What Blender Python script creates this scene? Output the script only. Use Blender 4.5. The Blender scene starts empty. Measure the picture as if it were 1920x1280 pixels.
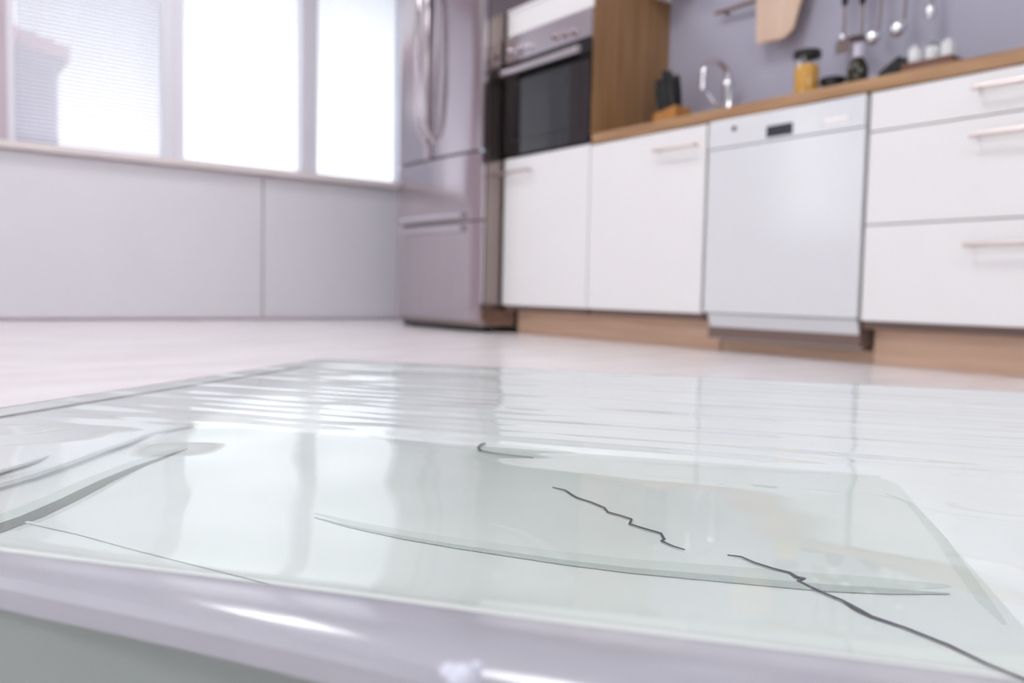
import bpy, bmesh, math, random
from mathutils import Vector, Matrix
random.seed(7)
sc = bpy.context.scene
COL = sc.collection

# ------------------------------------------------------------------ camera
F_PX, CAM_H = 1535.0, 0.20
ROLL, PITCH = math.radians(1.26), math.radians(-3.5)
AZ = math.atan2(.7935, .6086)
fw = Vector((math.cos(AZ)*math.cos(PITCH), math.sin(AZ)*math.cos(PITCH), math.sin(PITCH)))
rt0 = Vector((math.sin(AZ), -math.cos(AZ), 0)); up0 = rt0.cross(fw)
rt = math.cos(ROLL)*rt0 + math.sin(ROLL)*up0
up = -math.sin(ROLL)*rt0 + math.cos(ROLL)*up0
camd = bpy.data.cameras.new('camera'); cam = bpy.data.objects.new('camera', camd); COL.objects.link(cam)
cam.matrix_world = Matrix(((rt.x, up.x, -fw.x, 0), (rt.y, up.y, -fw.y, 0), (rt.z, up.z, -fw.z, CAM_H), (0, 0, 0, 1)))
camd.sensor_width = 36; camd.lens = F_PX/1920*36; camd.clip_start = .01
camd.dof.use_dof = True; camd.dof.focus_distance = .25; camd.dof.aperture_fstop = 13.0
sc.camera = cam
C0 = Vector((0, 0, CAM_H))
def ray(x, y): return fw + rt*((x-960)/F_PX) - up*((y-640)/F_PX)
def on_x(x, y, v): d = ray(x, y); return C0 + d*(v/d.x)       # photo pixel -> point on a plane X = v
def on_y(x, y, v): d = ray(x, y); return C0 + d*(v/d.y)
def on_z(x, y, v): d = ray(x, y); return C0 + d*((v-CAM_H)/d.z)

# ------------------------------------------------------------------ world and exposure
w = bpy.data.worlds.new('sky'); sc.world = w; w.use_nodes = True
bg = w.node_tree.nodes['Background']; bg.inputs['Color'].default_value = (.93, .96, 1, 1); bg.inputs['Strength'].default_value = 1.7
sc.view_settings.view_transform = 'Standard'; sc.view_settings.look = 'None'
sc.view_settings.exposure = 0.68; sc.view_settings.gamma = 1; sc.view_settings.use_curve_mapping = False
FILL_LAMP = 9.3
def portal(x0, x1, z0, z1, y, loc=None, rot=(-math.pi/2, 0, 0)):
    l = bpy.data.lights.new('window_portal', 'AREA'); l.shape = 'RECTANGLE'; l.size = x1-x0; l.size_y = z1-z0
    l.cycles.is_portal = True
    o = bpy.data.objects.new('window_portal', l); COL.objects.link(o)
    o.location = loc or ((x0+x1)/2, y, (z0+z1)/2); o.rotation_euler = rot

# ------------------------------------------------------------------ materials
def srgb(r, g, b):
    f = lambda c: c/12.92 if c <= .04045 else ((c+.055)/1.055)**2.4
    return (f(r/255), f(g/255), f(b/255), 1)
def mat(name, col, rough=.5, metal=0, coat=0, emit=0, spec=.5):
    m = bpy.data.materials.new(name); m.use_nodes = True
    p = m.node_tree.nodes['Principled BSDF']
    p.inputs['Base Color'].default_value = col; p.inputs['Roughness'].default_value = rough
    p.inputs['Metallic'].default_value = metal; p.inputs['Coat Weight'].default_value = coat
    p.inputs['Specular IOR Level'].default_value = spec
    if emit:
        p.inputs['Emission Color'].default_value = col; p.inputs['Emission Strength'].default_value = emit
    return m
def speckle(m, c1, c2, scale=(3, 3, 3), nscale=4, rough=None, detail=4):
    nt = m.node_tree; p = nt.nodes['Principled BSDF']
    tc = nt.nodes.new('ShaderNodeTexCoord'); mp = nt.nodes.new('ShaderNodeMapping'); mp.inputs['Scale'].default_value = scale
    n = nt.nodes.new('ShaderNodeTexNoise'); n.inputs['Scale'].default_value = nscale; n.inputs['Detail'].default_value = detail
    r = nt.nodes.new('ShaderNodeValToRGB'); r.color_ramp.elements[0].position = .3; r.color_ramp.elements[1].position = .7
    r.color_ramp.elements[0].color = c1; r.color_ramp.elements[1].color = c2
    nt.links.new(tc.outputs['Object'], mp.inputs[0]); nt.links.new(mp.outputs[0], n.inputs['Vector'])
    nt.links.new(n.outputs['Fac'], r.inputs[0]); nt.links.new(r.outputs[0], p.inputs['Base Color'])
    if rough:
        mr = nt.nodes.new('ShaderNodeMapRange'); mr.inputs['To Min'].default_value, mr.inputs['To Max'].default_value = rough
        nt.links.new(n.outputs['Fac'], mr.inputs[0]); nt.links.new(mr.outputs[0], p.inputs['Roughness'])
    return m
M = {}
M['white'] = mat('white_lacquer', srgb(238, 236, 236), .35)
M['appliance'] = mat('white_enamel', srgb(226, 227, 230), .2, coat=1)
M['appliance'].node_tree.nodes['Principled BSDF'].inputs['Coat Roughness'].default_value = .12
M['appliance'].node_tree.nodes['Principled BSDF'].inputs['Coat IOR'].default_value = 1.6
M['panel'] = speckle(mat('wall_panel', (1, 1, 1, 1), .55), srgb(230, 227, 233), srgb(232, 230, 234), nscale=1)
M['plaster'] = mat('plaster_white', srgb(225, 220, 224), .9)
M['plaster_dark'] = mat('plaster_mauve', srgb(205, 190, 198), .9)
M['ceiling'] = mat('ceiling_white', srgb(240, 240, 240), .9)
M['splash'] = speckle(mat('backsplash', (1, 1, 1, 1), .12, coat=.2), srgb(179, 178, 196), srgb(184, 183, 200), nscale=1.5)
M['floor'] = speckle(mat('pale_floor', (1, 1, 1, 1), .22), srgb(238, 230, 230), srgb(244, 239, 240), scale=(1, 4, 1), nscale=3, rough=(.18, .3))
M['frame'] = mat('window_frame', srgb(232, 230, 238), .4)
M['blind'] = mat('blind_slat', srgb(236, 236, 242), .5)
_nt = M['blind'].node_tree; _tl = _nt.nodes.new('ShaderNodeBsdfTranslucent'); _tl.inputs['Color'].default_value = srgb(240, 238, 246)
_mx = _nt.nodes.new('ShaderNodeMixShader'); _mx.inputs[0].default_value = .25
_nt.links.new(_nt.nodes['Principled BSDF'].outputs[0], _mx.inputs[1]); _nt.links.new(_tl.outputs[0], _mx.inputs[2]); _nt.links.new(_mx.outputs[0], _nt.nodes['Material Output'].inputs[0])
M['sill'] = mat('sill', srgb(236, 226, 224), .4)
oak1, oak2 = srgb(150, 112, 78), srgb(188, 148, 110)
M['oak_v'] = speckle(mat('oak_upright', oak1, .5), srgb(140, 104, 68), srgb(168, 130, 92), scale=(9, 9, .7), nscale=3, detail=6)
M['oak_h'] = speckle(mat('oak_lengthwise', oak1, .45), oak1, oak2, scale=(8, .8, 10), nscale=3, detail=6)
M['oak_plinth'] = speckle(mat('oak_plinth', oak1, .5), srgb(212, 175, 147), srgb(230, 196, 170), scale=(8, .8, 10), nscale=3, detail=6)
M['edge'] = mat('painted_refraction', srgb(186, 194, 190), .6, spec=.1)  # three greys that paint the refracted bands seen in the water
M['refraction_dark'] = mat('painted_refraction_dark', srgb(136, 140, 132), .6, spec=.1)
M['refraction_light'] = mat('painted_refraction_light', srgb(210, 216, 212), .6, spec=.1)
M['board'] = speckle(mat('board_wood', oak2, .5), srgb(214, 184, 162), srgb(226, 200, 178), scale=(8, 8, .8), nscale=4)
M['block'] = speckle(mat('block_wood', oak2, .5), srgb(190, 130, 66), srgb(206, 150, 84), scale=(8, 8, 1), nscale=4)
M['steel'] = speckle(mat('brushed_steel', (.6, .6, .6, 1), .28, metal=1), srgb(188, 179, 183), srgb(198, 190, 194), scale=(1, 60, .6), nscale=3, rough=(.12, .18))
M['steel_dark'] = mat('dark_steel', srgb(160, 147, 143), .22, metal=1)
M['steel_panel'] = mat('oven_steel', srgb(205, 200, 204), .25, metal=1)
M['chrome'] = mat('chrome', srgb(225, 225, 230), .08, metal=1)
M['handle'] = mat('satin_handle', srgb(206, 192, 188), .3, metal=.7)
M['black'] = mat('black_plastic', srgb(22, 22, 26), .35)
M['gap'] = mat('cabinet_carcass', srgb(120, 98, 90), .7)
M['ovenglass'] = mat('oven_glass', srgb(12, 12, 14), .03, spec=.8)
M['display'] = mat('display', srgb(52, 54, 62), .25)
M['pasta'] = speckle(mat('pasta', (1, 1, 1, 1), .6), srgb(205, 150, 50), srgb(232, 180, 84), scale=(40, 40, 3), nscale=4)
M['bottle'] = mat('dark_green_glass', srgb(40, 36, 12), .08)
M['label'] = mat('pale_cap', srgb(214, 212, 228), .5)
M['ceramic'] = mat('white_ceramic', srgb(232, 234, 236), .2)
M['green'] = mat('muted_green', srgb(126, 140, 130), .5)
M['tray_wood'] = mat('dark_wood', srgb(120, 84, 68), .5)
M['rail'] = mat('rail_brown', srgb(140, 122, 116), .4)
M['bluecap'] = mat('pale_blue_cap', srgb(190, 215, 235), .15)
M['housewall'] = mat('house_render', srgb(92, 92, 108), .9)
M['housewin'] = mat('house_window', srgb(60, 60, 76), .3)
M['roof'] = mat('roof_terracotta', srgb(200, 120, 108), .9)
M['ground'] = mat('outdoor_ground', srgb(120, 122, 118), .95)
M['fillglow'] = mat('fill_diffuser', (.975, .985, 1, 1), .5, emit=FILL_LAMP)
M['tray'] = speckle(mat('tray_plastic', (1, 1, 1, 1), .3), srgb(224, 229, 225), srgb(231, 235, 232), nscale=8)
M['tray_wall'] = mat('tray_wall', srgb(243, 244, 245), .3)
M['rim'] = mat('tray_rim', srgb(178, 177, 186), .15)
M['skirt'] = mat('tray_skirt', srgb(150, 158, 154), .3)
M['drop'] = mat('droplet', srgb(222, 224, 238), .04)
M['crack'] = mat('crack_dark', srgb(92, 88, 98), .6)

def thin(name, ior, tint=(1, 1, 1, 1), rough=0.0):
    m = bpy.data.materials.new(name); m.use_nodes = True; nt = m.node_tree; nt.nodes.clear()
    out = nt.nodes.new('ShaderNodeOutputMaterial'); mx = nt.nodes.new('ShaderNodeMixShader')
    fr = nt.nodes.new('ShaderNodeFresnel'); fr.inputs['IOR'].default_value = ior
    tr = nt.nodes.new('ShaderNodeBsdfTransparent'); tr.inputs['Color'].default_value = tint
    gl = nt.nodes.new('ShaderNodeBsdfGlossy'); gl.inputs['Roughness'].default_value = rough
    ge = nt.nodes.new('ShaderNodeNewGeometry'); mm = nt.nodes.new('ShaderNodeMath'); mm.operation = 'SUBTRACT'; mm.use_clamp = True   # one reflection, at the front face of the sheet
    nt.links.new(fr.outputs[0], mm.inputs[0]); nt.links.new(ge.outputs['Backfacing'], mm.inputs[1])
    nt.links.new(mm.outputs[0], mx.inputs[0]); nt.links.new(tr.outputs[0], mx.inputs[1]); nt.links.new(gl.outputs[0], mx.inputs[2])
    nt.links.new(mx.outputs[0], out.inputs[0]); return m
M['glass'] = thin('window_glass', 1.3, (.97, .98, .98, 1))
M['jarglass'] = thin('jar_glass', 1.45, (.96, .96, .96, 1))
M['water'] = thin('water', 1.333, (.95, .975, .965, 1))

# ------------------------------------------------------------------ mesh helpers
def B(): return bmesh.new()
def add_box(bm, x0, x1, y0, y1, z0, z1, bev=0.0):
    t = bmesh.new(); bmesh.ops.create_cube(t, size=1)
    for v in t.verts: v.co = Vector(((x0+x1)/2+v.co.x*(x1-x0), (y0+y1)/2+v.co.y*(y1-y0), (z0+z1)/2+v.co.z*(z1-z0)))
    if bev: bmesh.ops.bevel(t, geom=list(t.edges), offset=bev, segments=2, profile=.6, affect='EDGES')
    merge(bm, t); return bm
def merge(bm, t):
    me = bpy.data.meshes.new('tmp'); t.to_mesh(me); t.free(); bm.from_mesh(me); bpy.data.meshes.remove(me)
def box(*a, bev=0.0): return add_box(B(), *a, bev=bev)
def add_prism(bm, poly, z0, z1, axis='z', bev=0.0):
    t = bmesh.new()
    def P(a, b, c): return {'z': (a, b, c), 'x': (c, a, b), 'y': (a, c, b)}[axis]
    lo = [t.verts.new(P(a, b, z0)) for a, b in poly]; hi = [t.verts.new(P(a, b, z1)) for a, b in poly]
    n = len(poly); t.faces.new(lo); t.faces.new(hi)
    for i in range(n): t.faces.new((lo[i], lo[(i+1) % n], hi[(i+1) % n], hi[i]))
    bmesh.ops.recalc_face_normals(t, faces=t.faces[:])
    if bev: bmesh.ops.bevel(t, geom=[e for e in t.edges if e.calc_face_angle(0) > .6], offset=bev, segments=2, affect='EDGES')
    merge(bm, t); return bm
def prism(*a, **k): return add_prism(B(), *a, **k)
def add_lathe(bm, prof, c, n=24, sx=1, sy=1):
    t = bmesh.new(); rings = []
    for r, z in prof:
        rings.append([t.verts.new((c[0]+r*sx*math.cos(2*math.pi*i/n), c[1]+r*sy*math.sin(2*math.pi*i/n), c[2]+z)) for i in range(n)])
    for a, b in zip(rings, rings[1:]):
        for i in range(n): t.faces.new((a[i], a[(i+1) % n], b[(i+1) % n], b[i]))
    t.faces.new(rings[0][::-1]); t.faces.new(rings[-1])
    bmesh.ops.remove_doubles(t, verts=t.verts[:], dist=1e-5); bmesh.ops.recalc_face_normals(t, faces=t.faces[:])
    merge(bm, t); return bm
def lathe(*a, **k): return add_lathe(B(), *a, **k)
def add_tube(bm, pts, r, n=10, flat=None):
    t = bmesh.new(); pts = [Vector(p) for p in pts]; rings = []
    rr = r if isinstance(r, (list, tuple)) else [r]*len(pts)
    ref = None
    for i, p in enumerate(pts):
        d = (pts[min(i+1, len(pts)-1)]-pts[max(i-1, 0)]).normalized()
        if ref is None: ref = Vector((0, 0, 1)) if abs(d.z) < .9 else Vector((0, 1, 0))
        a = (ref-d*ref.dot(d)).normalized(); b = d.cross(a); ref = a
        fa, fb = flat or (1, 1)
        rings.append([t.verts.new(p+a*(rr[i]*fa*math.cos(2*math.pi*k/n))+b*(rr[i]*fb*math.sin(2*math.pi*k/n))) for k in range(n)])
    for a, b in zip(rings, rings[1:]):
        for i in range(n): t.faces.new((a[i], a[(i+1) % n], b[(i+1) % n], b[i]))
    t.faces.new(rings[0][::-1]); t.faces.new(rings[-1])
    bmesh.ops.recalc_face_normals(t, faces=t.faces[:])
    merge(bm, t); return bm
def tube(*a, **k): return add_tube(B(), *a, **k)

def world_loc(o):
    l = Vector((0, 0, 0))
    while o: l += o.location; o = o.parent
    return l
def obj(name, bm, m, parent=None, smooth=False):
    """mesh coordinates are given in world space; the child is stored relative to its parent"""
    off = world_loc(parent) if parent else None
    base = off
    if off is None:
        xs = [v.co for v in bm.verts]
        base = Vector(((min(c.x for c in xs)+max(c.x for c in xs))/2, (min(c.y for c in xs)+max(c.y for c in xs))/2, min(c.z for c in xs)))
    for v in bm.verts: v.co -= base
    me = bpy.data.meshes.new(name); bm.to_mesh(me); bm.free(); me.materials.append(M[m])
    if smooth:
        for p in me.polygons: p.use_smooth = True
        me.set_sharp_from_angle(angle=math.radians(35))
    o = bpy.data.objects.new(name, me); COL.objects.link(o)
    if parent: o.parent = parent
    else: o.location = base
    return o
def tag(o, label=None, cat=None, group=None, kind=None):
    if label: o['label'] = label
    if cat: o['category'] = cat
    if group: o['group'] = group
    if kind: o['kind'] = kind
    return o
def thing(name, label, cat, loc, group=None):
    o = bpy.data.objects.new(name, None); COL.objects.link(o); o.location = loc; o.empty_display_size = .05
    return tag(o, label, cat, group)
def struct(name, bm, m, label=None, cat=None):
    return tag(obj(name, bm, m), label, cat, None, 'structure')

# ------------------------------------------------------------------ room shell
XW, YW, XN, YN, HC = 2.81, 4.80, -4.2, -2.6, 2.55     # kitchen wall, window wall, opposite wall, rear wall, ceiling
WZ0, WZ1 = .885, 2.2
struct('floor', box(XN, XW, YN, YW, -.1, 0), 'floor', 'pale pinkish glossy kitchen floor beyond the water', 'floor')
struct('ceiling', box(XN-.2, XW+.2, YN-.2, YW+.25, HC, HC+.15), 'ceiling', 'plain white ceiling above the kitchen', 'ceiling')
struct('wall_right', box(XW, XW+.2, YN, YW+.25, -.1, HC), 'splash', 'glossy lilac grey wall behind the worktop', 'wall')
PY0, PY1, PZ = -.4, 3.8, 2.2  # patio doors added on the unseen side to light the unit faces
bm = B(); add_box(bm, XN-.2, XN, YN, PY0, -.1, HC); add_box(bm, XN-.2, XN, PY1, YW+.25, -.1, HC); add_box(bm, XN-.2, XN, PY0, PY1, PZ, HC); add_box(bm, XN-.2, XN, PY0, PY1, -.1, 0)
struct('wall_opposite', bm, 'plaster', 'white wall with added patio doors facing the kitchen units', 'wall')
pd = thing('added_door_1', 'added white framed glazed patio doors, unseen, lighting the kitchen units', 'door', (XN-.1, (PY0+PY1)/2, 0)); pd['kind'] = 'structure'
for i in range(4):
    y0 = PY0+(PY1-PY0)*i/4; y1 = PY0+(PY1-PY0)*(i+1)/4; bm = B()
    add_box(bm, XN-.13, XN-.07, y0, y0+.05, 0, PZ); add_box(bm, XN-.13, XN-.07, y1-.05, y1, 0, PZ)
    add_box(bm, XN-.13, XN-.07, y0+.05, y1-.05, 0, .08); add_box(bm, XN-.13, XN-.07, y0+.05, y1-.05, PZ-.06, PZ)
    lf = obj('leaf', bm, 'frame', pd); obj('pane', box(XN-.103, XN-.097, y0+.048, y1-.048, .078, PZ-.058), 'glass', lf)
portal(PY0, PY1, 0, PZ, 0, (XN-.21, (PY0+PY1)/2, PZ/2), (math.pi/2, 0, -math.pi/2))
struct('wall_rear', box(XN-.2, XW+.2, YN-.2, YN, -.1, HC), 'plaster', 'white wall behind the viewer', 'wall')
OPEN = [(-3.9, -2.3), (.50, 2.81)]
bm = B()
add_box(bm, XN, XW, YW, YW+.25, -.1, WZ0-.035); add_box(bm, XN, XW, YW, YW+.25, WZ1, HC)
xs = [XN, OPEN[0][0], OPEN[0][1], OPEN[1][0], OPEN[1][1], XW]
for a, b in ((XN, -3.9), (-2.3, .50)): add_box(bm, a, b, YW, YW+.25, WZ0-.035, WZ1)
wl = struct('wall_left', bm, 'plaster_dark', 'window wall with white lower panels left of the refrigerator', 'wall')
for a, b in ((-.2, 1.784), (1.794, 2.80)):
    obj('panel', box(a, b, YW-.018, YW-.0005, .012, WZ0-.04, bev=.002), 'panel', wl)
struct('trim_1', box(.30, 2.80, YW-.07, YW+.09, WZ0-.035, WZ0, bev=.006), 'sill', 'pale pinkish window sill along the top of the wall panels', 'window sill')
struct('trim_2', box(-4.0, -2.2, YW-.07, YW+.09, WZ0-.035, WZ0, bev=.006), 'sill', 'pale sill under the windows far left of the view', 'window sill')

def window(n, x0, x1, sl, sr, label, blind=20):
    e = thing('window_%d' % n, label, 'window', ((x0+x1)/2, YW+.05, WZ0)); e['kind'] = 'structure'
    bm = B(); z0, z1 = WZ0, WZ1
    add_box(bm, x0, x0+sl, YW-.005, YW+.08, z0, z1, bev=.004); add_box(bm, x1-sr, x1, YW-.005, YW+.08, z0, z1, bev=.004)
    add_box(bm, x0+sl, x1-sr, YW+.03, YW+.08, z0, z0+.022, bev=.003); add_box(bm, x0+sl, x1-sr, YW+.02, YW+.08, z1-.05, z1, bev=.003)
    obj('frame', bm, 'frame', e)
    obj('pane', box(x0+sl, x1-sr, YW+.055, YW+.061, z0+.02, z1-.045), 'glass', e)
    if not blind: return
    bm = B(); z = z0+.012; a = math.radians(blind)
    while z < z1-.06:
        t = bmesh.new(); hw = .0114
        dy, dz = hw*math.cos(a), hw*math.sin(a)
        vs = [t.verts.new(c) for c in ((x0+sl+.004, YW+.018-dy, z+dz), (x1-sr-.004, YW+.018-dy, z+dz), (x1-sr-.004, YW+.018, z+.0012), (x0+sl+.004, YW+.018, z+.0012),
              (x1-sr-.004, YW+.018+dy, z-dz), (x0+sl+.004, YW+.018+dy, z-dz))]
        t.faces.new((vs[0], vs[1], vs[2], vs[3])); t.faces.new((vs[3], vs[2], vs[4], vs[5]))
        merge(bm, t); z += .0205
    b = obj('blind_slats', bm, 'blind', e); b['kind'] = 'stuff'
    obj('blind_rail', box(x0+sl+.003, x1-sr-.003, YW+.006, YW+.03, z1-.06, z1-.03, bev=.002), 'frame', e)
    bm = B()
    for f in (.12, .88):
        xx = x0+sl+(x1-x0-sl-sr)*f; add_box(bm, xx-.0008, xx+.0008, YW+.017, YW+.019, z0+.01, z1-.05)
    obj('blind_cord', bm, 'frame', e)
window(1, .50, 1.289, .037, .055, 'leftmost window with white blind, grey house seen through it', 37)
window(2, 1.289, 2.084, .055, .050, 'bright middle window with white blind, between two white mullions')
window(3, 2.084, 2.80, .050, .05, 'bright window with white blind beside the refrigerator')
window(4, -3.9, -3.1, .05, .05, 'window beyond the left edge of the view, farther one', False)
window(5, -3.1, -2.3, .05, .05, 'window beyond the left edge of the view, nearer one', False)
portal(.45, 2.85, WZ0-.05, WZ1+.05, YW+.26); portal(-3.95, -2.25, WZ0-.05, WZ1+.05, YW+.26)

# outside
struct('ground', box(-40, 30, -30, 40, -.7, -.6), 'ground', 'grey outdoor ground beyond the windows', 'ground')
hs = thing('neighbour_house', 'grey house with terracotta roof seen through the leftmost window', 'house', (0, 16, -.6))
k = 14/4.8
pr = on_y(108, 170, 14.0)
obj('wall', box(-5, pr.x, 14, 20, -.6, 3.45), 'housewall', hs)
obj('roof', prism([(-5.2, 5.2), (pr.x+.12, 3.42), (pr.x+.12, 3.62), (-5.2, 5.5)], 13.7, 20.3, axis='y'), 'roof', hs)
a, b = on_y(52, 118, 13.97), on_y(96, 190, 13.97)
hw = obj('window', box(a.x, b.x, 13.95, 14.02, b.z, a.z), 'housewin', hs)
bm = B()
for f in (0, .5, 1):
    xx = a.x+(b.x-a.x)*f; add_box(bm, xx-.03, xx+.03, 13.92, 13.97, b.z, a.z)
for f in (0, .45, 1):
    zz = b.z+(a.z-b.z)*f; add_box(bm, a.x-.03, b.x+.03, 13.92, 13.97, zz-.03, zz+.03)
obj('window_bars', bm, 'housewall', hw)

# fill lamps added on the ceiling to brighten the room, outside the view
for i, (x, y) in enumerate(((1.1, 1.6), (1.1, 3.6), (-1.6, 1.8), (-2.8, .6), (.8, -.8), (-1.6, -.8))):
    l = thing('fill_lamp', ['added square fill lamp nearest the worktop', 'added square fill lamp between refrigerator and windows', 'added square fill lamp in the middle of the room',
        'added square fill lamp near the patio doors', 'added square fill lamp behind the viewer near the units', 'added square fill lamp behind the viewer far from the units'][i], 'lamp', (x, y, HC), 'added fill lamps')
    bm = B(); s, t_ = .32, .015
    for q in (box(x-s, x+s, y-s, y-s+t_, HC-.05, HC), box(x-s, x+s, y+s-t_, y+s, HC-.05, HC), box(x-s, x-s+t_, y-s+t_, y+s-t_, HC-.05, HC), box(x+s-t_, x+s, y-s+t_, y+s-t_, HC-.05, HC)): merge(bm, q)
    obj('frame', bm, 'frame', l)
    obj('diffuser', box(x-s+t_, x+s-t_, y-s+t_, y+s-t_, HC-.045, HC-.03), 'fillglow', l)

# ------------------------------------------------------------------ kitchen units
XF = 2.35                       # face of the doors
ZT0, ZT1 = .818, .858           # worktop
Y_OV0, Y_OV1 = 2.556, 3.154     # oven unit
Y_DW0, Y_DW1 = 1.335, 1.925
ZD = .135
def bar_handle(parent, y0, y1, z, m='handle', r=.006, xf=XF):
    h = obj('handle', tube([(xf-.032, y0, z), (xf-.032, y1, z)], r, n=10, flat=(1.1, .8)), m, parent, True)
    for yy in (y0+.012, y1-.012):
        obj('handle_post', tube([(xf-.002, yy, z), (xf-.031, yy, z)], .0045), m, h, True)
    return h
# refrigerator
FX, FY0, FY1, FH = 2.195, 3.165, 3.955, 1.80
fr = thing('refrigerator', 'tall stainless steel french door refrigerator standing left of the oven', 'refrigerator', (2.5, (FY0+FY1)/2, 0))
obj('body', box(FX+.062, XW-.02, FY0, FY1, .03, FH-.01, bev=.004), 'steel_dark', fr)
def curved_door(y0, y1, z0, z1, name='door', bulge=.022):
    yc, hw = (FY0+FY1)/2, (FY1-FY0)/2
    n = 14; poly = []
    for i in range(n+1):
        y = y0+(y1-y0)*i/n; t = (y-yc)/hw
        e = min(i, n-i)/n
        x = FX+bulge*t*t + (.012*max(0, 1-e*n/1.2) if True else 0)
        poly.append((x, y))
    poly += [(FX+.058, y1), (FX+.058, y0)]
    return obj(name, prism(poly, z0, z1, bev=.004), 'steel', fr, True)
YS = 3.575
ld = curved_door(YS+.003, FY1, .858, FH); rd = curved_door(FY0, YS-.003, .858, FH)
for d, yy, bow in ((ld, YS+.035, 1), (rd, YS-.035, -1)):
    pts = []
    for i in range(17):
        t = i/16; z = .93+.78*t; q = math.sin(math.pi*t)
        edge = min(1, min(t, 1-t)*9)
        pts.append((FX-.052*edge**.5-.012*q+.004, yy+bow*.016*q, z))
    obj('handle', tube(pts, .011, n=12, flat=(1, 1.2)), 'steel', d, True)
d1 = curved_door(FY0, FY1, .535, .847, 'drawer'); d2 = curved_door(FY0, FY1, .055, .523, 'drawer')
for d, z in ((d1, .556), (d2, .497)):
    pts = []
    for i in range(13):
        y = FY0+.11+(FY1-FY0-.19)*i/12; t = (y-(FY0+FY1)/2)/((FY1-FY0)/2)
        pts.append((FX+.022*t*t-.008, y, z))
    obj('pull', tube(pts, .017, n=12, flat=(1, .8)), 'steel_panel', d, True)
obj('kick_plate', box(FX+.07, FX+.10, FY0+.02, FY1-.02, .005, .05), 'black', fr)
for yy in (FY0+.05, FY1-.05):
    obj('foot', lathe([(.02, 0), (.02, .02), (.012, .022), (.012, .05)], (FX+.13, yy, 0), 12), 'black', fr)
    obj('foot', lathe([(.02, 0), (.02, .02), (.012, .022), (.012, .05)], (XW-.1, yy, 0), 12), 'black', fr)
obj('hinge_cap', lathe([(.0, -.008), (.009, -.006), (.010, 0), (.009, .006), (.0, .008)], (FX+.030, FY0-.004, .852), 14), 'bluecap', fr, True)

# tall oven housing
tu = thing('oven_cabinet', 'half tall cabinet with oak side holding the built-in oven', 'cabinet', (2.58, (Y_OV0+Y_OV1)/2, 0))
ZTU = 1.495
obj('carcass', box(XF+.022, XW-.002, Y_OV0+.018, Y_OV1, .11, .815), 'gap', tu)
obj('back_panel', box(XW-.02, XW-.002, Y_OV0+.018, Y_OV1, .815, ZTU-.002), 'gap', tu)
obj('side_panel', box(XF+.003, XW-.002, Y_OV0-.002, Y_OV0+.016, ZT1+.0005, ZTU, bev=.001), 'oak_v', tu)
obj('side_panel', box(XF+.02, XW-.021, Y_OV1-.016, Y_OV1, .815, ZTU), 'oak_v', tu)
obj('top_board', box(XF+.0, XW-.002, Y_OV0-.008, Y_OV1, ZTU+.0005, ZTU+.016, bev=.002), 'white', tu)
d = obj('door', box(XF, XF+.02, Y_OV0+.003, Y_OV1-.003, ZD, .822, bev=.002), 'white', tu)
bar_handle(d, 2.935, 3.135, .752)
obj('flap', box(XF, XF+.02, Y_OV0+.003, Y_OV1-.003, 1.385, ZTU-.003, bev=.002), 'white', tu)
# oven
ov = thing('built_in_oven', 'black glass built-in oven with steel control panel in the oak sided cabinet', 'oven', (2.58, (Y_OV0+Y_OV1)/2, .83))
oy0, oy1 = Y_OV0+.004, Y_OV1-.004
obj('body', box(XF+.024, XW-.06, oy0+.03, oy1-.03, .832, 1.378), 'black', ov)
cp = obj('control_panel', box(XF-.012, XF+.022, oy0, oy1, 1.262, 1.382, bev=.003), 'steel_panel', ov)
for px, py, r_ in ((958, 97, .014), (976, 92, .021), (994, 87, .012), (1040, 69, .012), (1058, 65, .012), (1076, 61, .012)):
    p = on_x(px, py, XF-.012)
    obj('knob', add_tube(B(), [(XF-.013, p.y, p.z), (XF-.028, p.y, p.z), (XF-.030, p.y, p.z)], [r_, r_*.9, r_*.6], n=16), 'steel_dark' if px > 1000 else 'steel_panel', cp, True)
p = on_x(1015, 82, XF-.012)
od = obj('door', box(XF-.010, XF+.020, oy0, oy1, .832, 1.255, bev=.003), 'ovenglass', ov)
obj('handle', tube([(XF-.052, oy0+.025, 1.208), (XF-.052, oy1-.025, 1.208)], .0165, n=14, flat=(1, .6)), 'steel_panel', od, True)
for yy in (oy0+.06, oy1-.06): obj('handle_post', tube([(XF-.008, yy, 1.208), (XF-.05, yy, 1.208)], .008), 'steel_panel', od, True)
bm = B()
for y0_, y1_, z0_, z1_ in ((oy0+.06, oy1-.06, .895, .899), (oy0+.06, oy1-.06, 1.161, 1.165), (oy0+.06, oy0+.064, .899, 1.161), (oy1-.064, oy1-.06, .899, 1.161)): add_box(bm, XF-.0112, XF-.0095, y0_, y1_, z0_, z1_)
obj('window_border', bm, 'black', od)

# base cabinet beside it
bc = thing('base_cabinet', 'white single door base cabinet between oven unit and dishwasher', 'cabinet', (2.58, 2.24, 0))
obj('carcass', box(XF+.022, XW-.002, Y_DW1+.02, Y_OV0-.004, .11, ZT0-.002), 'gap', bc)
d = obj('door', box(XF, XF+.02, Y_DW1+.020, Y_OV0-.003, ZD, ZT0-.004, bev=.002), 'white', bc)
bar_handle(d, 1.972, 2.175, .742)
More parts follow.
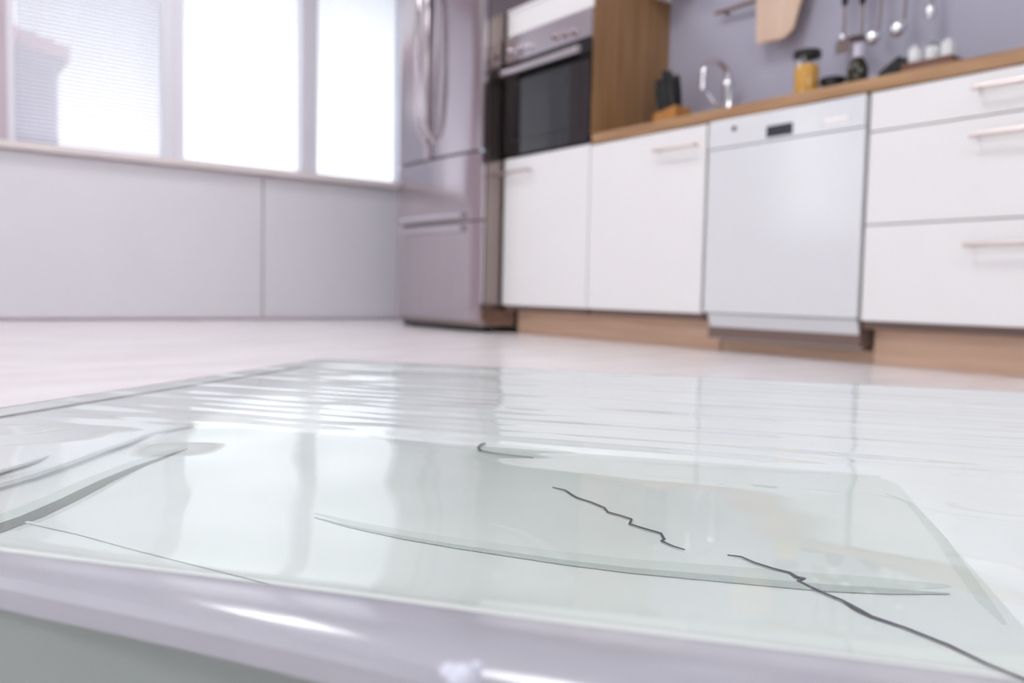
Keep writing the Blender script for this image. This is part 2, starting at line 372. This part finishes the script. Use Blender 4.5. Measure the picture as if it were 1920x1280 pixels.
# dishwasher
dw = thing('dishwasher', 'glossy white dishwasher with dark display, between base cabinet and drawers', 'dishwasher', (2.58, (Y_DW0+Y_DW1)/2, 0))
obj('body', box(XF+.02, XW-.02, Y_DW0+.004, Y_DW1-.004, .05, ZT0-.004), 'gap', dw)
cpn = obj('control_panel', box(XF-.016, XF+.018, Y_DW0+.002, Y_DW1-.002, .716, ZT0-.006, bev=.004), 'appliance', dw)
a, b = on_x(1438, 236, XF-.016), on_x(1486, 253, XF-.016)
obj('display', box(XF-.0185, XF-.0155, b.y, a.y, b.z+.004, a.z-.002, bev=.001), 'display', cpn)
p = on_x(1377, 241, XF-.016)
obj('button', add_tube(B(), [(XF-.0155, p.y, p.z), (XF-.019, p.y, p.z)], .009, n=16), 'display', cpn, True)
a, b = on_x(1546, 222, XF-.016), on_x(1590, 240, XF-.016)
obj('handle_recess', box(XF-.0175, XF-.0155, b.y, a.y, .735, .757, bev=.001), 'white', cpn)
obj('door', box(XF-.012, XF+.018, Y_DW0+.002, Y_DW1-.002, ZD+.005, .7142, bev=.003), 'appliance', dw)
obj('kick_plate', prism([(XF+.002, .136), (XF+.02, .136), (XF+.055, .046), (XF+.037, .046)], Y_DW0+.008, Y_DW1-.010, axis='y'), 'appliance', dw)
# drawer unit
Y_DR0, Y_DR1 = .43, 1.332
du = thing('drawer_cabinet', 'white three drawer base unit right of the dishwasher', 'cabinet', (2.58, (Y_DR0+Y_DR1)/2, 0))
obj('carcass', box(XF+.022, XW-.002, Y_DR0, Y_DR1, .11, ZT0-.002), 'gap', du)
hy1 = on_x(1822, 170, XF-.03).y
for z0_, z1_, hz in ((.700, ZT0-.004, .768), (.424, .696, .643), (ZD, .420, .352)):
    d = obj('drawer', box(XF, XF+.02, Y_DR0+.003, Y_DR1-.003, z0_, z1_, bev=.002), 'white', du)
    bar_handle(d, .72, hy1, hz)
# plinths
for a, b, lab, xx in ((Y_DW1+.005, Y_OV1-.002, 'oak plinth board under the oven unit and single door cabinet', .10), (Y_DW0+.008, Y_DW1, 'thin oak plinth board under the dishwasher', .105), (Y_DR0, Y_DR1-.002, 'brown oak plinth board under the white drawer unit', .085)):
    tag(obj('plinth', box(XF+xx, XF+xx+.016, a, b, 0, .108 if 'dish' not in lab else .04, bev=.0015), 'oak_plinth'), lab, 'plinth', 'oak plinths')
# worktop
tag(obj('worktop', box(XF-.005, XW-.001, Y_DR0, Y_OV0-.010, ZT0, ZT1, bev=.003), 'oak_h'), 'long oak worktop running along the lilac grey wall', 'worktop')

# ------------------------------------------------------------------ things on the worktop
Z0 = ZT1+.0005
# faucet
TX, TY = 2.715, 2.145
fa = thing('faucet', 'chrome kitchen faucet with arched spout on the worktop', 'faucet', (TX, TY, Z0))
obj('base', lathe([(.028, 0), (.028, .006), (.021, .010), (.021, .195), (.017, .205)], (TX, TY, Z0), 20), 'chrome', fa, True)
pts = [(TX, TY, Z0+.2)]
R = .066
for i in range(15):
    t = math.pi*i/14; pts.append((TX-R+R*math.cos(t), TY+.02*(1-math.cos(t))/2, Z0+.205+.062*math.sin(t)*1.1))
pts += [(TX-2*R, TY+.02, Z0+.17), (TX-2*R, TY+.02, Z0+.15)]
obj('spout', tube(pts, [.012]*(len(pts)-2)+[.014, .014], n=12), 'chrome', fa, True)
obj('lever', tube([(TX-.015, TY+.01, Z0+.10), (TX-.045, TY+.04, Z0+.125), (TX-.06, TY+.055, Z0+.16)], [.007, .006, .005], n=8), 'chrome', fa, True)
# knife block
KX, KY = 2.63, 2.365
kb = thing('knife_block', 'orange wooden knife block with black knives beside the oak panel', 'knife block', (KX, KY, Z0))
obj('block', prism([(KY-.062, Z0), (KY+.062, Z0), (KY+.062, Z0+.098), (KY-.062, Z0+.118)], KX-.05, KX+.05, axis='x', bev=.003), 'block', kb)
for i, (dx, dy, h) in enumerate(((-.025, -.03, .125), (-.025, .005, .15), (-.025, .038, .12), (.02, -.02, .135), (.02, .022, .16))):
    kn = obj('knife', tube([(KX+dx, KY+dy, Z0+.08), (KX+dx, KY+dy+.003, Z0+.12), (KX+dx-.004, KY+dy+.010, Z0+.12+h*.5), (KX+dx-.006, KY+dy+.013, Z0+.12+h)], [.012, .015, .019, .013], n=8), 'black', kb, True)
# pasta jar
JX = 2.585
jy = (on_x(1490, 150, JX).y+on_x(1535, 150, JX).y)/2; jr = abs(on_x(1490, 150, JX).y-on_x(1535, 150, JX).y)/2*.93
jz = on_x(1512, 97, JX).z
ja = thing('storage_jar', 'glass jar of yellow pasta with black lid on the worktop', 'jar', (JX, jy, Z0))
hj = jz-Z0
obj('glass', lathe([(jr*.9, 0), (jr, .006), (jr, hj-.03), (jr*.93, hj-.024)], (JX, jy, Z0), 28), 'jarglass', ja, True)
obj('pasta', lathe([(jr*.86, .004), (jr*.92, .01), (jr*.92, hj-.058), (jr*.8, hj-.05)], (JX, jy, Z0), 24), 'pasta', ja, True)
obj('lid', lathe([(jr*.97, hj-.024), (jr*1.06, hj-.022), (jr*1.06, hj-.002), (jr*1.0, hj)], (JX, jy, Z0), 28), 'black', ja, True)
# low black bowl
a, b = on_x(1541, 152, 2.63), on_x(1584, 152, 2.63)
by, br = (a.y+b.y)/2, abs(a.y-b.y)/2
tag(obj('bowl', lathe([(br*.55, 0), (br*.8, .03), (br, .102), (br*.94, .102), (br*.75, .034), (.0, .012)], (2.63, by, Z0), 28), 'black', None, True), 'low black bowl between pasta jar and dark bottle', 'bowl')
# bottle
OX = 2.60; a, b = on_x(1591, 140, OX), on_x(1626, 140, OX); oy, orr = (a.y+b.y)/2, abs(a.y-b.y)/2
ot = on_x(1606, 84, OX).z-Z0; osh = on_x(1606, 112, OX).z-Z0
bo = thing('oil_bottle', 'dark green oil bottle with pale cap on the worktop', 'bottle', (OX, oy, Z0))
obj('body', lathe([(orr*.9, 0), (orr, .006), (orr, osh-.035), (orr*.8, osh-.014), (.017, osh), (.013, osh+.012)], (OX, oy, Z0), 24), 'bottle', bo, True)
obj('cap', lathe([(.016, osh+.004), (.0175, osh+.006), (.0175, ot-.004), (.014, ot)], (OX, oy, Z0), 20), 'label', bo, True)
# black slanted holder
a, b = on_x(1655, 128, 2.6), on_x(1697, 118, 2.6); zt = on_x(1697, 108, 2.6).z
tag(obj('napkin_holder', prism([(a.y, Z0), (b.y, Z0), (b.y, zt), (b.y+.012, zt), (a.y, Z0+.072)], 2.57, 2.64, axis='x', bev=.002), 'black'), 'small black slanted holder between bottle and white pots', 'holder')
# spice pots on a dark tray
SX = 2.62
a, b = on_x(1700, 120, SX), on_x(1795, 105, SX)
tag(obj('serving_tray', box(SX-.045, SX+.045, b.y-.004, a.y+.004, Z0, Z0+.088, bev=.004), 'tray_wood'), 'dark wooden stand carrying three small white pots', 'stand')
zt0 = Z0+.0885
for i, px in enumerate((1716, 1748, 1777)):
    pc = on_x(px, 100, SX)
    t = thing('spice_pot', ['small white pot on wooden stand, nearest the black holder', 'middle white pot of three on the wooden stand', 'rightmost white pot of three on the wooden stand'][i], 'pot', (SX, pc.y, zt0), 'white pots on the stand')
    obj('pot', lathe([(.016, 0), (.0205, .004), (.0215, .04), (.019, .045)], (SX, pc.y, zt0), 20), 'ceramic', t, True)
    obj('lid', lathe([(.0195, .0455), (.0195, .051), (.006, .053), (.007, .06), (.0, .062)], (SX, pc.y, zt0), 20), 'ceramic' if i != 1 else 'green', t, True)

# ------------------------------------------------------------------ rail, board and utensils on the wall
RX, RZ = 2.765, on_x(1380, 13, 2.765).z
ry1 = on_x(1342, 22, RX).y
ra = thing('wall_rail', 'brown utensil rail fixed along the lilac grey wall', 'rail', (RX, 1.7, RZ))
obj('bar', tube([(RX, .9, RZ), (RX, ry1, RZ)], .009, n=12), 'rail', ra, True)
for yy in (.95, 1.85, ry1-.03): obj('bracket', tube([(RX, yy, RZ), (XW-.0005, yy, RZ)], .007), 'rail', ra, True)
BX = 2.735
q = [on_x(*p, BX) for p in ((1419, 84), (1472, 72), (1488, 55), (1506, -8), (1510, -70), (1420, -70))]
cb = thing('cutting_board', 'pale wooden cutting board with sloped edge hanging on the rail', 'cutting board', (BX, q[0].y, q[0].z))
obj('board', prism([(p.y, p.z) for p in q], BX-.007, BX+.007, axis='x', bev=.003), 'board', cb)
obj('hook', tube([(BX+.009, (q[4].y+q[5].y)/2, q[4].z-.02), (RX, (q[4].y+q[5].y)/2, RZ+.01)], .004), 'chrome', cb)
# utensils
UX = 2.745
def utensil(px, kind, label, head_row, hw_px, handle_row):
    y = on_x(px, head_row, UX).y; zh = on_x(px, head_row, UX).z; zg = on_x(px, handle_row, UX).z
    t = thing(kind, label, 'utensil', (UX, y, zh), 'utensils hanging from the rail')
    obj('grip', tube([(UX, y, zg), (UX, y, zg+.02), (UX, y, RZ-.012)], [.009, .012, .011], n=10), 'black' if kind in ('spatula', 'skimmer') else 'steel_dark', t, True)
    obj('hook', tube([(UX, y, RZ-.014), (UX+.006, y, RZ+.014), (RX+.004, y, RZ+.013), (RX+.012, y, RZ+.002)], .003, n=6), 'chrome', t, True)
    obj('shaft', tube([(UX, y, zh+.012), (UX+.004, y, (zh+zg)/2), (UX, y, zg+.004)], .0055, n=8), 'steel_dark', t, True)
    hw = abs(on_x(px-hw_px, head_row, UX).y-on_x(px+hw_px, head_row, UX).y)/2
    if kind == 'spatula':
        obj('blade', prism([(y-hw*.4, zh+.015), (y+hw*.4, zh+.015), (y+hw, zh-.012), (y+hw, zh-.05), (y-hw, zh-.05), (y-hw, zh-.012)], UX-.0015, UX+.0015, axis='x'), 'steel_dark', t)
        obj('neck', lathe([(0, -.012), (.010, -.008), (.012, 0), (.009, .010), (0, .014)], (UX-.004, y, zh+.004), 14), 'chrome', t, True)
    elif kind == 'skimmer':
        obj('disc', add_lathe(B(), [(hw*.3, -.008), (hw*.8, -.004), (hw, .004), (hw*.95, .006), (hw*.6, 0), (0, -.003)], (UX-.02, y, zh), 24), 'steel_dark', t, True)
    elif kind == 'ladle':
        prof = [(0, -.046)]+[(hw*math.sin(a_), -.046*math.cos(a_)) for a_ in (.3, .6, .9, 1.2, 1.5)]+[(hw*.94, .0)]+[(hw*.92*math.sin(a_), -.042*math.cos(a_)) for a_ in (1.2, .9, .6, .3)]+[(0, -.043)]
        bmx = lathe(prof, (0, 0, 0), 24)
        rot = Matrix.Rotation(math.radians(38), 4, 'Y')
        for v in bmx.verts: v.co = rot @ v.co + Vector((UX-.028, y, zh-.004))
        obj('bowl', bmx, 'chrome', t, True)
    else:
        obj('head', lathe([(0, -.05), (.012, -.046), (.02, -.03), (.017, -.01), (.006, .012)], (UX-.008, y, zh), 16), 'chrome', t, True)
utensil(1581, 'spatula', 'steel spatula with black grip, leftmost hanging utensil', 74, 14, 12)
utensil(1614, 'skimmer', 'round skimmer with black grip hanging left of the ladles', 76, 16, 10)
utensil(1648, 'ladle', 'steel ladle hanging above the dark bottle', 66, 15, -25)
utensil(1695, 'ladle', 'steel ladle hanging right of the other ladle', 50, 16, -30)
utensil(1748, 'masher', 'short steel utensil hanging rightmost on the rail', 10, 12, -40)
# small wall shelf over the oven unit's corner
tag(obj('wall_shelf', box(2.64, XW-.0005, 2.40, 2.53, 1.505, 1.525, bev=.002), 'tray_wood'), 'small dark wooden wall shelf above the oak panel', 'shelf')

# ------------------------------------------------------------------ tray of water in the foreground
ZW = .145; TA = math.radians(15)
FWD = Vector((math.cos(AZ), math.sin(AZ), 0)); RGT = Vector((math.sin(AZ), -math.cos(AZ), 0))
E1 = RGT*math.cos(TA)-FWD*math.sin(TA); E2 = RGT*math.sin(TA)+FWD*math.cos(TA)
def T(a, b, z): v = E1*a+E2*b; return Vector((v.x, v.y, z))
def tpoly(bm, loops, closed=True):
    """skin between successive rings of tray coordinates"""
    rings = [[bm.verts.new(T(*p)) for p in l] for l in loops]
    n = len(rings[0])
    for a, b in zip(rings, rings[1:]):
        for i in range(n): bm.faces.new((a[i], a[(i+1) % n], b[(i+1) % n], b[i]))
    return rings
def rr(a0, a1, b0, b1, z, r, n=6):
    out = []
    for cx, cy, s in ((a1-r, b1-r, 0), (a0+r, b1-r, 1), (a0+r, b0+r, 2), (a1-r, b0+r, 3)):
        for i in range(n+1):
            t = math.pi/2*(s+i/n); out.append((cx+r*math.cos(t), cy+r*math.sin(t), z))
    return out
A0, A1, B0, B1 = -.305, .235, .128, .570
ZB = ZW-.020
tr = thing('water_tray', 'shallow clear plastic tray filled with water in the foreground', 'tray', T((A0+A1)/2, (B0+B1)/2, 0))
base_in = (-.272, .074, .150, .384)
bm = B()
r = tpoly(bm, [rr(A0, A1, B0, B1, ZW-.0005, .03), rr(A0+.004, A1-.01, B0+.004, B1-.012, ZW-.004, .03), rr(*base_in[:2], base_in[2], base_in[3], ZB+.003, .022), rr(base_in[0]+.006, base_in[1]-.006, base_in[2]+.004, base_in[3]-.008, ZB, .02)])
bmesh.ops.recalc_face_normals(bm, faces=bm.faces[:])
obj('basin_wall', bm, 'tray_wall', tr, True)
bm = B()
vs = [bm.verts.new(T(*p)) for p in rr(base_in[0]+.006, base_in[1]-.006, base_in[2]+.004, base_in[3]-.008, ZB, .02)]
lo = [bm.verts.new(v.co-Vector((0, 0, .004))) for v in vs]
bm.faces.new(vs); bm.faces.new(lo[::-1])
for i in range(len(vs)): bm.faces.new((vs[i], lo[i], lo[(i+1) % len(vs)], vs[(i+1) % len(vs)]))
bmesh.ops.recalc_face_normals(bm, faces=bm.faces[:])
base = obj('basin_floor', bm, 'tray', tr)
# front lip: wide rounded flange; the other sides keep a thin edge
bm = B(); rows = []
for i in range(61):
    a = A0-.03+(A1-A0+.06)*i/60
    fb = .104+max(0, -.03-a)*.12; ib = .1285
    prof = [(ib, ZW-.001), (ib-.0006, ZW+.0016), (ib-.003, ZW+.0026), (ib-(ib-fb)*.55, ZW+.0024), (fb+.0035, ZW+.0026), (fb+.001, ZW+.0018), (fb, ZW), (fb+.0005, ZW-.004)]
    rows.append([bm.verts.new(T(a, b+.0004*math.sin(a*60), z)) for b, z in prof])
for p, q_ in zip(rows, rows[1:]):
    for i in range(len(prof)-1): bm.faces.new((p[i], p[i+1], q_[i+1], q_[i]))
bmesh.ops.recalc_face_normals(bm, faces=bm.faces[:])
obj('front_rim', bm, 'rim', tr, True)
bm = B()
tpoly(bm, [rr(A0-.001, A1+.001, B0+.001, B1+.001, ZW-.0004, .03), rr(A0-.004, A1+.004, B0-.001, B1+.004, ZW-.001, .032), rr(A0-.004, A1+.004, B0-.001, B1+.004, ZW-.006, .032)])
obj('edge', bm, 'tray_wall', tr, True)
bm = B()
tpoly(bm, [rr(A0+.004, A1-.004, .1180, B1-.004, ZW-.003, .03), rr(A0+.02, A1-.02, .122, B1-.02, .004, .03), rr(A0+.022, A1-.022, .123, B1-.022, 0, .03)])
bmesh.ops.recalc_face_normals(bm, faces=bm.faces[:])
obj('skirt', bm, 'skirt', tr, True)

def strip(pts, wid, z, h=.0, name='crack', m='crack', parent=None, prof=None):
    """narrow strip lying on the basin floor along photo pixels"""
    P = [on_z(x, y, z) for x, y in pts]; bm = B(); rows = []
    for i, p in enumerate(P):
        d = (P[min(i+1, len(P)-1)]-P[max(i-1, 0)]); d.z = 0; d.normalize(); nrm = Vector((-d.y, d.x, 0))
        wv = (wid[i] if isinstance(wid, list) else wid)*(.72 if name == 'crack' else 1)
        rows.append([bm.verts.new(p+nrm*(s*wv)+Vector((0, 0, hh*h))) for s, hh in (prof or ((-1, 0), (-.5, 1), (.5, 1), (1, 0)))])
    for a, b in zip(rows, rows[1:]):
        for i in range(len(a)-1): bm.faces.new((a[i], a[i+1], b[i+1], b[i]))
    bmesh.ops.recalc_face_normals(bm, faces=bm.faces[:])
    return obj(name, bm, m, parent, True)
ZC = ZB+.0004
c1 = [(893, 818), (906, 826), (914, 830), (902, 833), (896, 838), (902, 845), (925, 850), (958, 854), (1000, 858)]
c2 = [(1036, 914), (1060, 919), (1072, 927), (1082, 933), (1110, 942), (1134, 952), (1140, 960), (1165, 967), (1184, 973), (1180, 982), (1205, 990), (1240, 1000), (1246, 1010), (1240, 1014), (1262, 1024), (1284, 1031)]
c3 = [(1364, 1041), (1390, 1044), (1415, 1055), (1450, 1066), (1482, 1074), (1494, 1082), (1506, 1084), (1496, 1088), (1515, 1098), (1545, 1112), (1580, 1126), (1608, 1142), (1635, 1156), (1700, 1178), (1780, 1210), (1850, 1244), (1925, 1275)]
strip(c1, .0007, ZB+.0008, .0003, parent=base); strip(c2, [.0003]+[.00055]*13+[.0004, .0002], ZC, .0003, parent=base)
strip(c3, [.0003, .0004, .0005, .0005, .0006, .0013, .0012, .0006, .0005, .0005, .0006, .0013, .0008, .0006, .0006, .0006, .0006], ZC, .0003, parent=base)
refraction_band = [(590, 962), (660, 980), (760, 1000), (860, 1016), (960, 1030), (1060, 1044), (1180, 1058), (1300, 1068), (1420, 1078), (1540, 1088), (1660, 1094), (1780, 1098)]  # refracted band painted as nearly flat strips, its shading put into the colour
soft = ((-1, 0), (-.6, .8), (0, 1), (.6, .8), (1, 0))
RW = [.0006, .002, .003, .0036, .0042, .0046, .005, .0056, .006, .0062, .005, .001]
strip(refraction_band, RW, ZB+.00005, .0001, 'refraction_band', 'refraction_light', base, soft)
strip([(x, y+7+.006*(x-590)) for x, y in refraction_band], [v*.45 for v in RW], ZB+.0002, .0001, 'refraction_band', 'edge', base, soft)
LR = [(-20, 990), (60, 962), (130, 930), (200, 895), (260, 868), (310, 850), (350, 835)]  # left band: dark refraction of the room painted as two grey strips
strip(LR, [.010, .009, .008, .007, .005, .003, .0006], ZB+.00005, .0001, 'refraction_band', 'refraction_light', base, soft)
strip([(x, y+6) for x, y in LR], [.004, .0038, .0034, .003, .002, .0012, .0004], ZB+.0002, .0001, 'refraction_band', 'refraction_dark', base, soft)
strip([(-20, 915), (60, 892), (130, 868), (200, 842), (280, 815), (360, 798)], [.0022]*6, ZB+.0015, .0014, 'moulding', 'tray', base, soft)
strip([(-20, 890), (60, 868), (150, 838), (240, 812), (330, 796)], [.0014]*5, ZB+.0018, .0012, 'moulding', 'tray', base, soft)
strip([(1660, 925), (1705, 942), (1735, 975), (1765, 1010), (1805, 1070), (1845, 1125), (1885, 1170)], [.0004, .0012, .0016, .0018, .002, .0018, .0005], ZB+.00005, .0001, 'refraction_band', 'refraction_light', base, soft)
strip([(420, 790), (560, 802), (720, 822), (860, 838), (1000, 852), (1200, 866), (1500, 884), (1840, 906)], [.0012]*8, ZB+.0001, .0006, 'moulding', 'tray', base, soft)
strip([(50, 978), (150, 1000), (260, 1030), (380, 1060), (500, 1090), (620, 1125)], [.0008]*6, ZB+.0002, .0002, 'moulding', 'tray', base, soft)

# water surface with ripples (real height field)
NA, NB = 300, 330
bm = B(); grid = []
rnd = random.Random(3)
waves = []
for i in range(16):
    L = rnd.uniform(.03, .085); th = rnd.gauss(0, .35)+math.pi/2; waves.append((2*math.pi/L*math.cos(th), 2*math.pi/L*math.sin(th), rnd.uniform(0, 6.28), .0052*L/(2*math.pi)))
cross = []
for i in range(10):
    L = rnd.uniform(.03, .06); th = rnd.uniform(0, math.pi); cross.append((2*math.pi/L*math.cos(th), 2*math.pi/L*math.sin(th), rnd.uniform(0, 6.28), .0045*L/(2*math.pi)))
def sstep(a, b, x): t = max(0, min(1, (x-a)/(b-a))); return t*t*(3-2*t)
def height(a, b):
    h = 0
    far = sstep(.24, .31, b)
    h += far*.00013*math.sin(2*math.pi*b/.024+.6*math.sin(a*21)+a*6)*(.6+.4*math.sin(a*17+1))
    h += far*.00007*math.sin(2*math.pi*b/.0155+1.3+a*9)
    amp = .35+.65*sstep(.2, .32, b)
    left = 1-sstep(-.16, .0, a)
    for kx, ky, ph, am in waves: h += am*amp*math.sin(kx*a+ky*b+ph)
    for kx, ky, ph, am in cross: h += am*(.25+.9*left)*math.sin(kx*a+ky*b+ph)
    # meniscus along the front lip
    h += .0022*math.exp(-(b-B0)/.006)
    return h
for j in range(NB+1):
    b = B0+.0006+(B1-B0-.002)*(j/NB); row = []
    for i in range(NA+1):
        a = A0+.001+(A1-A0-.002)*i/NA; row.append(bm.verts.new(T(a, b, ZW+height(a, b))))
    grid.append(row)
for j in range(NB):
    for i in range(NA): bm.faces.new((grid[j][i], grid[j][i+1], grid[j+1][i+1], grid[j+1][i]))
wt = obj('water', bm, 'water')
for p in wt.data.polygons: p.use_smooth = True
tag(wt, 'clear rippling water reflecting the windows and white cabinets', 'water')

# droplets on the lip
for i, (px, py, rr_) in enumerate(((842, 1258, .0013), (868, 1270, .0021), (893, 1252, .0011))):
    p = on_z(px, py, ZW+.006)
    tag(obj('water_droplet', lathe([(rr_, -.0002), (rr_*.96, rr_*.3), (rr_*.7, rr_*.62), (rr_*.3, rr_*.78), (0, rr_*.8)], p, 16), 'drop', None, True),
        ['small water droplet on the front lip, leftmost of three', 'largest water droplet on the front lip, middle of three', 'tiny water droplet on the front lip, rightmost of three'][i], 'droplet', 'droplets on the lip')
